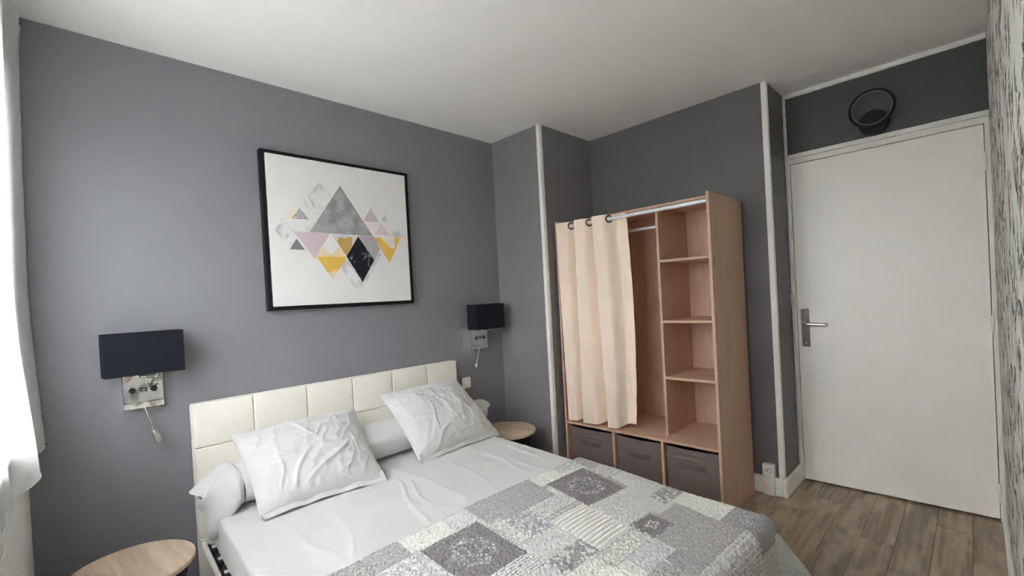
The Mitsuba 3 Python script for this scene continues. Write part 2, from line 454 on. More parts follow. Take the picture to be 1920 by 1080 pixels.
# ------------------------------------------------------------------ mattress
MX0, MX1, MY0, MY1 = 0.436, 1.885, -2.005, -0.075


def top_z(x, y=-0.5):
    return 0.432 + 0.016 * sstep(0.44, 1.05, x) - sstep(1.35, 1.87, x) * 0.030 * sstep(-0.8, -1.9, y)


def ridged(p, oct=3, seed=0):
    return 1 - np.abs(2 * meshkit.fbm(p, oct, seed) - 1)


mt = gbox((MX0, MY0, 0.245), (MX1, MY1, 0.440), 0.028, (150, 200, 6), 5)
v = mt.vertices
t = np.clip((v[:, 2] - 0.30) / 0.14, 0, 1)
v[:, 2] += t * (top_z(v[:, 0], v[:, 1]) - 0.440)
q = np.stack([v[:, 0] * 5.0 + 0.9 * v[:, 1], v[:, 1] * 1.5 - 0.2 * v[:, 0], v[:, 2] * 0], -1)
wr = ridged(q + 0.25 * meshkit.fbm(v * 4, 2, 4)[:, None], 3, 3) ** 6
msk = sstep(0.42, 0.62, meshkit.fbm(v * np.array([3.2, 2.2, 0]) + 9, 2, 8)) * sstep(MX0 + 0.05, MX0 + 0.3, v[:, 0]) * sstep(-0.35, -0.55, v[:, 1])
v[:, 2] += t * (0.011 * wr * msk + 0.006 * (meshkit.fbm(v * np.array([4, 3, 0]), 3, 2) - 0.5))
# a few sharp creases that run towards the foot of the bed
for (xa, ya, xb, yb, hgt, wd) in [(1.12, -0.62, 0.98, -1.15, 0.006, 0.010), (1.16, -0.64, 1.05, -1.14, 0.005, 0.008), (1.45, -0.62, 1.36, -1.12, 0.005, 0.010), (1.62, -0.60, 1.60, -1.12, 0.007, 0.012),
                                  (1.55, -0.7, 1.70, -1.12, 0.006, 0.010), (1.78, -0.6, 1.80, -1.1, 0.007, 0.014), (0.62, -0.75, 0.66, -1.15, 0.004, 0.012), (0.80, -0.72, 0.70, -1.14, 0.004, 0.009), (1.70, -0.62, 1.66, -1.1, 0.005, 0.009)]:
    A, Bv = np.array([xa, ya]), np.array([xb, yb])
    L = np.linalg.norm(Bv - A)
    dd = (Bv - A) / L
    rel = v[:, :2] - A
    s = rel @ dd / L
    o = rel @ np.array([-dd[1], dd[0]]) + 0.012 * np.sin(s * 7 + xa * 9)
    v[:, 2] += t * hgt * 1.2 * np.exp(-(o / (0.7 * wd)) ** 2) * sstep(-0.05, 0.2, s) * sstep(1.1, 0.8, s)
# gentle gathers on the side
sd = (v[:, 0] < MX0 + 0.02) & (v[:, 2] < 0.42)
v[sd, 0] -= 0.004 * meshkit.fbm(np.stack([v[sd, 1] * 9, v[sd, 2] * 14, v[sd, 1] * 0], -1), 2, 6)
v[:, 0] += 0.045 * (v[:, 1] + 0.30)
put("mattress", mt, "sheet_white", True, label="mattress under a creased white fitted sheet on the bed", cat="mattress")

# ------------------------------------------------------------------ bolster
info("bolster", "long white bolster lying along the foot of the headboard", "bolster")


def ring_at(x, sx):
    a = np.linspace(0, 2 * np.pi, 64, endpoint=False)
    c, s = np.cos(a), np.sin(a)
    zb = top_z(x) + 0.004
    ry, rz = 0.155, 0.083
    y = -0.232 + ry * np.sign(c) * np.abs(c) ** 0.8 * sx
    z = zb + rz + rz * np.sign(s) * np.abs(s) ** 0.75 * (0.4 + 0.6 * sx) - (1 - sx) * 0.03
    return np.stack([np.full_like(y, x), y, z], -1)


xs = np.linspace(0.53, 1.90, 90)
P = np.array([ring_at(x, 1.0 - 0.12 * sstep(0.62, 0.53, x) - 0.55 * sstep(1.78, 1.90, x) ** 2) for x in xs])
P[..., 2] += 0.006 * (meshkit.fbm(P * np.array([7, 9, 9]), 3, 12) - 0.5) * (P[..., 2] > 0.5)
P[..., 1] -= 0.012 * (ridged(P * np.array([9, 1.5, 5]), 2, 6) ** 5) * (P[..., 2] > 0.47) * (P[..., 1] < -0.2)
P = np.concatenate([P, P[:, :1]], 1)
put("bolster__body", grid(P, True), "cotton_white", True)
# loose open end of the case hanging over the left edge of the bed
start = ring_at(0.53, 0.88)
mid = spline([(0.47, -0.31, 0.575), (0.47, -0.22, 0.600), (0.47, -0.13, 0.57), (0.47, -0.10, 0.49), (0.475, -0.14, 0.445), (0.48, -0.24, 0.435), (0.48, -0.33, 0.435), (0.478, -0.385, 0.440), (0.47, -0.375, 0.51)], 64, True)
end = spline([(0.436, -0.345, 0.430), (0.430, -0.320, 0.375), (0.418, -0.305, 0.322), (0.400, -0.300, 0.332), (0.401, -0.295, 0.385), (0.393, -0.275, 0.440), (0.371, -0.290, 0.490), (0.392, -0.272, 0.500), (0.357, -0.220, 0.521), (0.385, -0.150, 0.510),
               (0.410, -0.120, 0.450), (0.435, -0.130, 0.415), (0.450, -0.220, 0.405), (0.450, -0.310, 0.405)], 64, True)


def align(r, ref):
    best = min(((np.sum((np.roll(q, k, 0) - ref) ** 2), k, f) for f, q in ((0, r), (1, r[::-1])) for k in range(len(r))), key=lambda e: e[0])
    return np.roll(r[::-1] if best[2] else r, best[1], 0)


mid = align(mid, start)
end = align(end, mid)
tt = np.linspace(0, 1, 26)[:, None, None]
P = (1 - tt) ** 2 * start + 2 * tt * (1 - tt) * (2 * mid - (start + end) / 2) + tt ** 2 * end
P = np.concatenate([P, P[:, :1]], 1)
put("bolster__case_end", grid(P), "cotton_white", True, label="loose open pillowcase end drooping over the bed edge")
start = ring_at(1.90, 0.45)
end = spline([(2.046, -0.25, 0.586), (2.052, -0.262, 0.574), (2.000, -0.30, 0.560), (1.985, -0.31, 0.525), (1.975, -0.27, 0.475), (1.98, -0.20, 0.47), (1.99, -0.16, 0.53), (2.01, -0.19, 0.60)], 64, True)
end = align(end, start)
mid = (start + end) / 2 + np.array([0, 0, 0.03])
P = (1 - tt) ** 2 * start + 2 * tt * (1 - tt) * mid + tt ** 2 * end
P = np.concatenate([P, P[:, :1]], 1)
put("bolster__case_end_001", grid(P), "cotton_white", True, label="loose case end sticking out past the right side of the bed")

# ------------------------------------------------------------------ pillows


def pillow(key, BL, BR, TL, TR, thick, seed, label, creases):
    BL, BR, TL, TR = (np.array(q, float) for q in (BL, BR, TL, TR))
    n = 150
    s = np.sin(np.linspace(-1, 1, n) * np.pi / 2)
    S_, T_ = np.meshgrid(s, s, indexing="ij")
    Nn = np.cross(BR - BL, TL - BL)
    Nn /= np.linalg.norm(Nn)

    def sheet(side):
        a, b = S_.copy(), T_.copy()
        a = a * (1 - 0.055 * (1 - T_ ** 2) ** 1.2 * np.abs(S_) ** 3)
        b = b * (1 - 0.06 * (1 - S_ ** 2) ** 1.2 * np.abs(T_) ** 3)
        u, w = (a + 1) / 2, (b + 1) / 2
        base = ((1 - u) * (1 - w))[..., None] * BL + (u * (1 - w))[..., None] * BR + ((1 - u) * w)[..., None] * TL + (u * w)[..., None] * TR
        prof = ((1 - np.abs(S_) ** 2.4) * (1 - np.abs(T_) ** 2.4)) ** 0.62
        edge = np.minimum(1 - np.abs(S_), 1 - np.abs(T_))
        h = thick * prof * (1.0 if side > 0 else 0.55)
        q = np.stack([S_ * 2.4 + seed, T_ * 2.4, S_ * 0], -1)
        wob = meshkit.fbm(q, 3, seed) - 0.5
        warp = np.stack([S_ * 1.6 + 0.5 * wob + 0.5 * T_, T_ * 0.9 + 0.8 * wob - 0.25 * S_, S_ * 0 + seed], -1)
        rid = ridged(warp * 3.0, 2, seed + 2) ** 10
        r2 = ridged(np.stack([S_ * 4.2 - 1.0 * T_ + wob, T_ * 1.1 + 0.6 * S_ + wob, S_ * 0 + 3], -1), 2, seed + 5) ** 12
        amp = sstep(0.0, 0.25, edge)
        if side > 0:
            h = h + amp * (0.005 * rid + 0.005 * r2 + 0.016 * wob)
            for (x0, y0, x1, y1, hh, ww) in creases:
                A, Bv = np.array([x0, y0]), np.array([x1, y1])
                L = np.linalg.norm(Bv - A)
                d = (Bv - A) / L
                rel = np.stack([S_ - x0, T_ - y0], -1)
                al = rel @ d / L
                o = rel @ np.array([-d[1], d[0]]) + 0.04 * np.sin(al * 5 + x0 * 7)
                h = h + 0.6 * hh * np.exp(-(o / (0.65 * ww)) ** 2) * sstep(-0.08, 0.15, al) * sstep(1.08, 0.8, al) * sstep(0, 0.08, edge)
        # gathers running in from the corners and edges
        ang = np.arctan2(T_, S_)
        h = h + side * 0.0018 * np.sin(ang * 26 + 4 * wob) * sstep(0.35, 0.05, edge) * sstep(0, 0.03, edge)
        return base + (side * h)[..., None] * Nn

    front, back = grid(sheet(1)), grid(sheet(-1), True)
    m = trimesh.util.concatenate([front, back])
    m.merge_vertices(digits_vertex=5)
    put(key, m, "cotton_white", True, label=label, cat="pillow", group="square pillows on the bed")
    # stitched hem along the lower edge of the case
    f = np.linspace(0.02, 0.99, 60)
    down = (BL - TL) / np.linalg.norm(BL - TL)
    line = BL + f[:, None] * (BR - BL) + (0.012 * np.sin(np.pi * f) * 1.2)[:, None] * -down + 0.004 * np.sin(f * 23 + seed)[:, None] * Nn
    P_ = []
    for a_, t_ in ((-0.030, 0.016), (-0.012, 0.0095), (0.008, 0.0055), (0.018, 0.003), (0.020, 0.0), (0.016, -0.003), (-0.010, -0.004)):
        P_.append(line + a_ * down + (t_ + 0.0015 * np.sin(f * 41 + seed))[:, None] * Nn)
    put(key + "__hem", grid(np.array(P_)), "cotton_white", True, label="stitched hem of the pillowcase")


pillow("pillow", (0.534, -0.540, 0.452), (1.075, -0.590, 0.458), (0.536, -0.150, 0.715), (1.140, -0.160, 0.716), 0.098, 3,
       "crumpled square white pillow nearest the window, leaning on the bolster",
       [(-0.35, 0.95, 0.15, 0.05, 0.012, 0.03), (0.35, 0.95, 0.6, 0.3, 0.008, 0.03), (-0.55, 0.0, -0.62, -0.75, 0.012, 0.035), (-0.1, -0.1, -0.5, -0.8, 0.014, 0.05), (0.55, -0.1, -0.3, -0.85, 0.016, 0.06),
        (0.6, 0.1, 0.75, -0.55, 0.008, 0.025), (0.55, -0.2, 0.95, -0.1, 0.008, 0.03)])
pillow("pillow_001", (1.292, -0.545, 0.458), (1.895, -0.505, 0.458), (1.300, -0.150, 0.762), (1.846, -0.165, 0.772), 0.100, 8,
       "wrinkled square white pillow beside the far nightstand, leaning on the bolster",
       [(-0.3, 0.95, 0.1, -0.1, 0.010, 0.03), (0.1, 0.6, 0.75, 0.3, 0.010, 0.03), (-0.35, 0.2, -0.4, -0.6, 0.010, 0.035), (0.3, 0.2, 0.55, -0.7, 0.010, 0.04), (-0.6, -0.95, -0.2, -0.5, 0.018, 0.05),
        (0.0, 0.2, 0.1, -0.8, 0.008, 0.04), (-0.9, -0.74, 0.9, -0.76, 0.006, 0.02)])

# ------------------------------------------------------------------ quilt
QX0, QX1, QY0, QYF = 0.40, 1.880, -1.150, -2.005      # edges of the flat part
SIDE, FOOT = 0.40, 0.42
un = np.concatenate([np.arange(QX0 - 0.33, 0.5, 0.009), np.concatenate([np.arange(0.5, 1.95, 0.0025), np.arange(1.95, QX1 + SIDE, 0.004)])])
vn = np.arange(0, (QY0 - QYF) + FOOT, 0.0025)
U, V = np.meshgrid(un, vn, indexing="ij")
Xf, Yf = U, QY0 - V
dx = np.maximum(Xf - QX1, 0) + np.minimum(Xf - QX0, 0)
dy = np.maximum(QYF - Yf, 0)
r = np.hypot(dx, dy)
phi = np.arctan2(dy, np.abs(dx) + 1e-9)
right = dx >= 0
corner = (np.abs(dx) > 0) & (dy > 0)
slope = np.where(dx != 0, 0.12, 0.10) + 0.05 * np.sin(Yf * 13 + 1) * (np.abs(dx) > 0) * (1 - corner) + 0.06 * np.sin(Xf * 11 + 0.6) * (dy > 0) * (1 - corner)
slope = np.where(corner, 0.14 + 0.46 * np.exp(-((phi - 0.65) / 0.50) ** 2), slope)
slope = slope - 0.10 * np.exp(-((Xf - (QX1 - 0.085)) / 0.045) ** 2) * (dy > 0) * (dx == 0)
rb = 0.05
bend = np.clip(r / (rb * np.pi / 2), 0, 1) * np.pi / 2
hang = np.maximum(r - rb * np.pi / 2, 0)
out = rb * np.sin(bend) + hang * slope
drop = rb * (1 - np.cos(bend)) + hang * np.sqrt(1 - slope ** 2)
ex, ey = np.clip(Xf, QX0, QX1), np.maximum(Yf, QYF)
dirx, diry = np.where(r > 0, dx / np.maximum(r, 1e-9), 0), np.where(r > 0, -dy / np.maximum(r, 1e-9), 0)
px, py = ex + out * dirx, ey + out * diry
pz = top_z(np.clip(ex, 0.44, 2), ey) + 0.010 - drop
pz = pz + 0.010 * (meshkit.fbm(np.stack([U * 4, V * 4, U * 0], -1), 3, 21) - 0.5)
floor_lim = 0.03
pz = np.maximum(pz, floor_lim + 0.0 * pz)
px = px + 0.045 * (np.clip(py, -2.2, 0) + 0.30)
# the sheared cloth coordinates of the print
SH = np.clip(0.09 + 0.37 * (U - 1.05), 0.05, 0.24)
CU, CV = U + 0.045 * (np.maximum(QY0 - V, QYF) + 0.30) + SH * np.minimum(V, 0.9), V
# quilting: little puffs between meandering stitch lines
pts = np.stack(np.meshgrid(np.arange(-0.2, 2.8, 0.021), np.arange(-0.1, 1.5, 0.021), indexing="ij"), -1).reshape(-1, 2)
pts = pts + rng.uniform(-0.0095, 0.0095, pts.shape)
qq = np.stack([CU + 0.006 * np.sin(CV * 170) + 0.004 * np.sin(CV * 61), CV + 0.006 * np.sin(CU * 150 + 1)], -1).reshape(-1, 2)
dist, _ = cKDTree(pts).query(qq, k=2)
f21 = (dist[:, 1] - dist[:, 0]).reshape(U.shape)
puff = 0.0054 * sstep(0.0, 0.0055, f21)
rib = 0.0050 * (0.5 + 0.5 * np.cos((CV - 0.335) * 2 * np.pi / 0.0205)) ** 1.0
inrib = ((CU > 1.30) & (CU < 1.515) & (CV > 0.335) & (CV < 0.575))
puff = np.where(inrib, rib, puff)
Pq = np.stack([px, py, pz], -1)
du, dv = np.gradient(Pq, axis=0), np.gradient(Pq, axis=1)
nq = np.cross(dv, du)
nq /= np.maximum(np.linalg.norm(nq, axis=-1, keepdims=True), 1e-12)
nq *= np.sign(nq[len(un) // 2, 20, 2])
Pq = Pq + nq * puff[..., None]
# rolled top edge reaching down to the sheet, and an underside rim
edge0 = Pq[:, :1].copy()
edge0[..., 2] -= 0.015
edge0[..., 1] += 0.002
Pq = np.concatenate([edge0, Pq], 1)
UVq = np.concatenate([np.stack([CU, CV], -1)[:, :1], np.stack([CU, CV], -1)], 1)

LG, MG, DG, CR, BL_ = (0.56, 0.55, 0.53), (0.385, 0.372, 0.36), (0.225, 0.213, 0.21), (0.66, 0.65, 0.595), (0.535, 0.54, 0.54)
PATCHES = [  # u0, u1, v0, v1, colour, kind (0 plain, 1 medallion, 2 crochet, 3 lace lines, 4 mottled, 5 small medallion, 6 script rows)
    (-1.0, 0.800, 0.0, 0.12, MG, 0), (0.800, 0.985, 0.0, 0.105, CR, 0), (0.985, 1.10, 0.0, 0.12, LG, 0), (1.10, 1.475, 0.0, 0.215, MG, 0), (1.475, 1.64, 0.0, 0.10, CR, 0),
    (1.64, 1.79, 0.0, 0.065, LG, 4), (1.79, 2.0, 0.0, 0.13, MG, 0), (2.0, 2.6, 0.0, 0.3, LG, 4),
    (0.822, 1.08, 0.118, 0.405, DG, 1), (1.512, 1.775, 0.098, 0.365, DG, 1), (1.775, 1.90, 0.13, 0.26, LG, 2), (1.90, 2.1, 0.13, 0.3, LG, 0),
    (1.083, 1.168, 0.165, 0.36, CR, 2), (1.168, 1.285, 0.20, 0.36, (0.44, 0.44, 0.45), 4), (1.285, 1.505, 0.20, 0.30, LG, 3), (1.285, 1.505, 0.30, 0.335, LG, 2),
    (1.085, 1.29, 0.36, 0.483, LG, 0), (1.085, 1.29, 0.483, 0.575, MG, 4), (1.29, 1.512, 0.335, 0.575, CR, 7), (1.512, 1.80, 0.365, 0.56, LG, 0), (1.80, 1.97, 0.475, 0.56, MG, 4),
    (1.80, 2.2, 0.26, 0.475, LG, 0), (1.535, 1.685, 0.555, 0.665, DG, 5), (1.245, 1.535, 0.575, 0.665, CR, 2), (1.685, 1.845, 0.585, 0.86, MG, 0), (1.535, 1.685, 0.665, 0.86, MG, 0),
    (1.845, 2.02, 0.56, 0.765, CR, 0), (1.43, 1.535, 0.75, 0.90, MG, 2), (1.31, 1.535, 0.66, 0.75, BL_, 0), (1.845, 2.10, 0.765, 0.95, (0.34, 0.33, 0.33), 0), (2.02, 2.3, 0.5, 0.80, MG, 4),
    (1.60, 1.86, 0.858, 1.03, LG, 6), (1.86, 2.02, 0.95, 1.3, LG, 0), (1.42, 1.60, 0.86, 1.05, LG, 4), (2.10, 2.6, 0.78, 0.93, MG, 0), (2.0, 2.6, 0.93, 1.4, (0.60, 0.62, 0.59), 0),
    (0.60, 0.822, 0.12, 0.30, LG, 4), (1.08, 1.245, 0.575, 0.75, CR, 0), (0.82, 1.08, 0.405, 0.50, LG, 3), (1.245, 1.42, 0.75, 0.9, MG, 0),
]


def quilt_print(p, n, uv):
    u, v = uv.x, uv.y
    cu, cv = dr.floor(u / 0.17), dr.floor(v / 0.13)
    rr = cell_rand(cu, cv, 5)
    col = mix(LG, MG, smoothstep(0.55, 0.6, rr))
    col = mix(col, CR, smoothstep(0.8, 0.82, rr))
    nz = fbm(u * 130, v * 130, octaves=2)
    nf = noise(u * 330, v * 330)
    cx = voronoi(u * 62, v * 62)
    speck = smoothstep(0.52, 0.60, fbm(u * 95 + 7, v * 95, octaves=3))
    light, dark = mi.Color3f(0.66, 0.655, 0.63), mi.Color3f(0.30, 0.29, 0.285)
    for (u0, u1, v0, v1, c, kind) in PATCHES:
        inside = (u >= u0) & (u < u1) & (v >= v0) & (v < v1)
        cc = mi.Color3f(c)
        if kind in (1, 5):
            mx, my = (u0 + u1) / 2, (v0 + v1) / 2
            hx, hy = (u1 - u0) / 2, (v1 - v0) / 2
            a, b = (u - mx) / hx, (v - my) / hy
            rad = dr.sqrt(a * a + b * b)
            th = dr.atan2(b, a)
            if kind == 1:
                lines = smoothstep(0.10, 0.03, dr.abs(rad - 0.56 - 0.06 * dr.sin(th * 8))) + smoothstep(0.07, 0.02, dr.abs(rad - 0.42 + 0.05 * dr.sin(th * 6 + 1))) + smoothstep(0.08, 0.02, dr.abs(rad - 0.2 - 0.06 * dr.sin(th * 5)))
                thr = smoothstep(0.16, 0.06, dr.abs(noise(u * 210, v * 210) - 0.5)) * smoothstep(0.3, 0.45, nz)
            else:
                lines = smoothstep(0.12, 0.05, dr.abs(rad - 0.30 - 0.10 * dr.sin(th * 4)))
                lines += smoothstep(0.86, 0.89, dr.maximum(dr.abs(a), dr.abs(b))) * smoothstep(0.42, 0.3, voronoi(u * 75, v * 75)[0]) * 1.4
                thr = mi.Float(0.8)
            cc = mix(cc * (0.9 + 0.2 * nz), light, dr.minimum(lines, 1) * thr)
        elif kind == 2:
            ringy = smoothstep(0.10, 0.20, cx[0]) * smoothstep(0.50, 0.40, cx[0])
            cc = mix(cc, dark, ringy * 0.55 * (0.5 + nf))
            e = dr.minimum(dr.minimum(u - u0, u1 - u), dr.minimum(v - v0, v1 - v))
            cc = mix(cc, dark, smoothstep(0.0035, 0.002, dr.abs(e - 0.006)) * 0.7)
        elif kind == 3:
            s = v * 6.2831 / 0.0125 + 1.5 * noise(u * 45, v * 90)
            cc = mix(light, dark, smoothstep(0.0, 0.5, dr.sin(s)) * smoothstep(0.2, 0.45, noise(u * 140, v * 260)) * 0.95)
        elif kind == 4:
            cc = mix(cc * 0.82, light, speck * 0.8)
        elif kind == 7:
            cc = mix(cc * 1.06, dark * 1.5, smoothstep(0.1, 0.9, -dr.cos((v - 0.335) * 6.28318 / 0.0205)) * 0.75 * (0.6 + 0.4 * noise(u * 150, v * 150)))
        elif kind == 6:
            s = (v - v0) / 0.0165
            fr = s - dr.floor(s)
            rowm = smoothstep(0.12, 0.2, fr) * smoothstep(0.88, 0.8, fr)
            cc = mix(light, dark * 1.3, rowm * smoothstep(0.20, 0.33, dr.abs(voronoi(u * 110, dr.floor(s) * 7.3 + 0.5)[0] - 0.28) + 0.25 * noise(u * 200, v * 150)) * 0.8)
        col = dr.select(inside, cc, col)
    return col * (0.94 + 0.10 * nf)


scene["quilt_cotton"] = pri(proc(quilt_print), 0.85, sheen=0.25)
put("quilt", grid(Pq, True), "quilt_cotton", True, uv=UVq.reshape(-1, 2), label="grey and white patchwork quilt spread over the foot half of the bed", cat="quilt")

# ------------------------------------------------------------------ nightstands


def nightstand(key, cx, cy, R, zt, label):
    info(key, label, "nightstand", "round nightstands beside the bed")
    put(key + "__top", lathe([(0, -0.018), (R - 0.003, -0.018), (R, -0.015), (R, -0.0025), (R - 0.0025, 0), (0, 0)], (cx, cy, zt), sides=96), "table_oak", 40, label="round oak-look top")
    put(key + "__apron", lathe([(R - 0.035, -0.05), (R - 0.028, -0.05), (R - 0.028, 0), (R - 0.035, 0), (R - 0.035, -0.05)], (cx, cy, zt - 0.0185), sides=64), "black_frame", 40)
    for k in range(3):
        a = math.radians(50 + 120 * k)
        c, s = math.cos(a), math.sin(a)
        put(num(key + "__leg"), tube([(cx + (R - 0.045) * c, cy + (R - 0.045) * s, zt - 0.02), (cx + (R - 0.015) * c, cy + (R - 0.015) * s, 0.0)], [0.014, 0.009], 14), "black_frame", 40)


nightstand("nightstand", 0.136, -0.452, 0.191, 0.396, "round oak-topped nightstand between the window wall and the bed")
nightstand("nightstand_001", 2.140, -0.325, 0.196, 0.39, "round oak-topped nightstand in the corner by the column")

# ------------------------------------------------------------------ reading wall lamps


def wall_lamp(key, cx, z_shade, z_plate, yaw, head, label):
    info(key, label, "wall lamp", "wall lamps with black shades beside the headboard")
    w, d, h = 0.270, 0.100, 0.174
    z0 = z_shade

    def turn(m):
        m.apply_transform(trimesh.transformations.rotation_matrix(yaw, [0, 0, 1], (cx, -0.11, 0)))
        return m
    t = 0.0025
    x0, x1, y0, y1 = cx - w / 2, cx + w / 2, -0.110 - d / 2, -0.110 + d / 2
    shade = [cbox(x0, x1, y0, y0 + t, z0, z0 + h, 0.001), cbox(x0, x1, y1 - t, y1, z0, z0 + h, 0.001), cbox(x0, x0 + t, y0 + t, y1 - t, z0, z0 + h, 0.001), cbox(x1 - t, x1, y0 + t, y1 - t, z0, z0 + h, 0.001)]
    put(key + "__shade", turn(trimesh.util.concatenate(shade)), "shade_fabric", label="rectangular black fabric shade")
    rim = [tube([(a, b, z) for a, b in ((x0, y0), (x1, y0), (x1, y1), (x0, y1), (x0, y0))], 0.0018, 6) for z in (z0, z0 + h)]
    for m in rim:
        put(num(key + "__shade__rim"), turn(m), "lamp_black", 40)
    pw, ph = 0.138, 0.165
    pz = z_plate
    put(key + "__wall_box", [cbox(cx - pw / 2, cx + pw / 2, -0.036, -0.001, pz + 0.024, pz + ph, 0.0015)], "chrome", label="square mirror-chrome wall box")
    lip = trimesh.convex.convex_hull(np.array([(x, y, z) for x in (cx - pw / 2, cx + pw / 2) for y, z in ((-0.0365, pz + 0.0235), (-0.034, pz + 0.0235), (-0.0415, pz), (-0.001, pz), (-0.001, pz + 0.0235))]))
    put(key + "__lower_lip", lip, "chrome", label="slanted chrome lower lip")
    for x in (cx - 0.038, cx + 0.036):
        put(num(key + "__switch"), lathe([(0, 0), (0.0125, 0), (0.0125, 0.003), (0.0105, 0.0055), (0, 0.0055)], (x, -0.0358, pz + 0.079), "-y", 28), "black_plastic", 40)
    u = put(key + "__charging_port", cbox(cx - 0.0125, cx + 0.0125, -0.040, -0.0358, pz + 0.071, pz + 0.087, 0.001), "black_plastic")
    put(u + "__slot", cbox(cx - 0.008, cx + 0.008, -0.0412, -0.0396, pz + 0.076, pz + 0.082, 0.0004), "satin_metal")
    # arm that carries the shade, and lamp holder
    put(key + "__arm", [tube(spline([(cx, -0.030, pz + ph - 0.03), (cx, -0.075, pz + ph - 0.028), (cx + 0.05, -0.085, pz + ph - 0.026), (cx + 0.052, -0.100, pz + ph - 0.010), (cx, -0.110, z0 + 0.012)], 30), 0.0055),
                        lathe([(0, 0), (0.012, 0), (0.018, 0.02), (0.018, 0.055), (0, 0.055)], (cx, -0.11, z0 + 0.004), sides=24)], "chrome", 40, label="chrome swing arm and lamp holder under the shade")
    put(key + "__bulb", lathe([(0, 0), (0.014, 0.004), (0.027, 0.035), (0.024, 0.055), (0, 0.068)], (cx, -0.11, z0 + 0.058), sides=24), "plastic_white", 50)
    A, Bm, C_ = (np.array(q) for q in head)
    g = put(key + "__gooseneck", tube([A + (A - Bm) * 0.12, A, A * 0.67 + Bm * 0.33, A * 0.33 + Bm * 0.67, Bm + (Bm - A) * 0.03], 0.0040), "chrome", 40, label="thin chrome reading-light stem")
    d_ = (C_ - Bm) / np.linalg.norm(C_ - Bm)
    L = np.linalg.norm(C_ - Bm)
    prof = [(0.0, 0.006), (0.004, 0.0105), (0.02 * L / 0.06, 0.0125), (L * 0.82, 0.0125), (L * 0.84, 0.0108), (L * 0.88, 0.0108), (L * 0.90, 0.0125), (L, 0.0125)]
    put(g + "__head", tube([Bm + d_ * a for a, _ in prof], [b for _, b in prof], 24), "chrome", 40, label="small chrome spotlight head")
    put(g + "__lens", tube([C_ + d_ * a for a in (0.0002, 0.0016)], [0.0085, 0.0085], 20), "black_plastic", 40)


wall_lamp("wall_lamp", 0.241, 1.0485, 0.892, math.radians(3.0), ((0.243, -0.045, 0.885), (0.2625, -0.060, 0.796), (0.281, -0.070, 0.733)),
          "black-shaded chrome wall lamp left of the headboard, nearest the window")
wall_lamp("wall_lamp_001", 2.196, 1.074, 0.925, math.radians(0.0), ((2.168, -0.045, 0.918), (2.127, -0.060, 0.832), (2.110, -0.066, 0.792)),
          "black-shaded chrome wall lamp right of the headboard, above the far nightstand")

# ------------------------------------------------------------------ light switch by the bed
info("light_switch", "white square light switch on the grey wall beside the headboard", "light switch")
put("light_switch__plate", gbox((2.027, -0.010, 0.651), (2.104, -0.0003, 0.729), 0.006, (3, 2, 3), 3), "plastic_white", 40)
put("light_switch__rocker", gbox((2.040, -0.0135, 0.664), (2.091, -0.009, 0.716), 0.004, (3, 2, 3), 3), "plastic_white", 40)
put("light_switch__socket_ring", torus(0.010, 0.0012, (2.068, -0.0135, 0.672), (0, 1, 0), 28, 8), "plastic_ivory", 40)

# ------------------------------------------------------------------ wall picture
PX0, PX1, PZ0, PZ1 = 0.766, 1.643, 1.283, 2.125
info("wall_picture", "black-framed canvas of overlapping watercolour triangles above the bed", "picture")
fw = 0.017
fr = [cbox(PX0, PX1, -0.040, -0.001, PZ1 - fw, PZ1, 0.001), cbox(PX0, PX1, -0.040, -0.001, PZ0, PZ0 + fw, 0.001), cbox(PX0, PX0 + fw, -0.040, -0.001, PZ0 + fw, PZ1 - fw, 0.001), cbox(PX1 - fw, PX1, -0.040, -0.001, PZ0 + fw, PZ1 - fw, 0.001),
      box(PX0 + 0.01, PX1 - 0.01, -0.012, -0.002, PZ0 + 0.01, PZ1 - 0.01)]
for k, m in zip(("top_rail", "bottom_rail", "side_rail", "side_rail_001", "backing"), fr):
    put("wall_picture__frame__" + k, m, "black_frame")

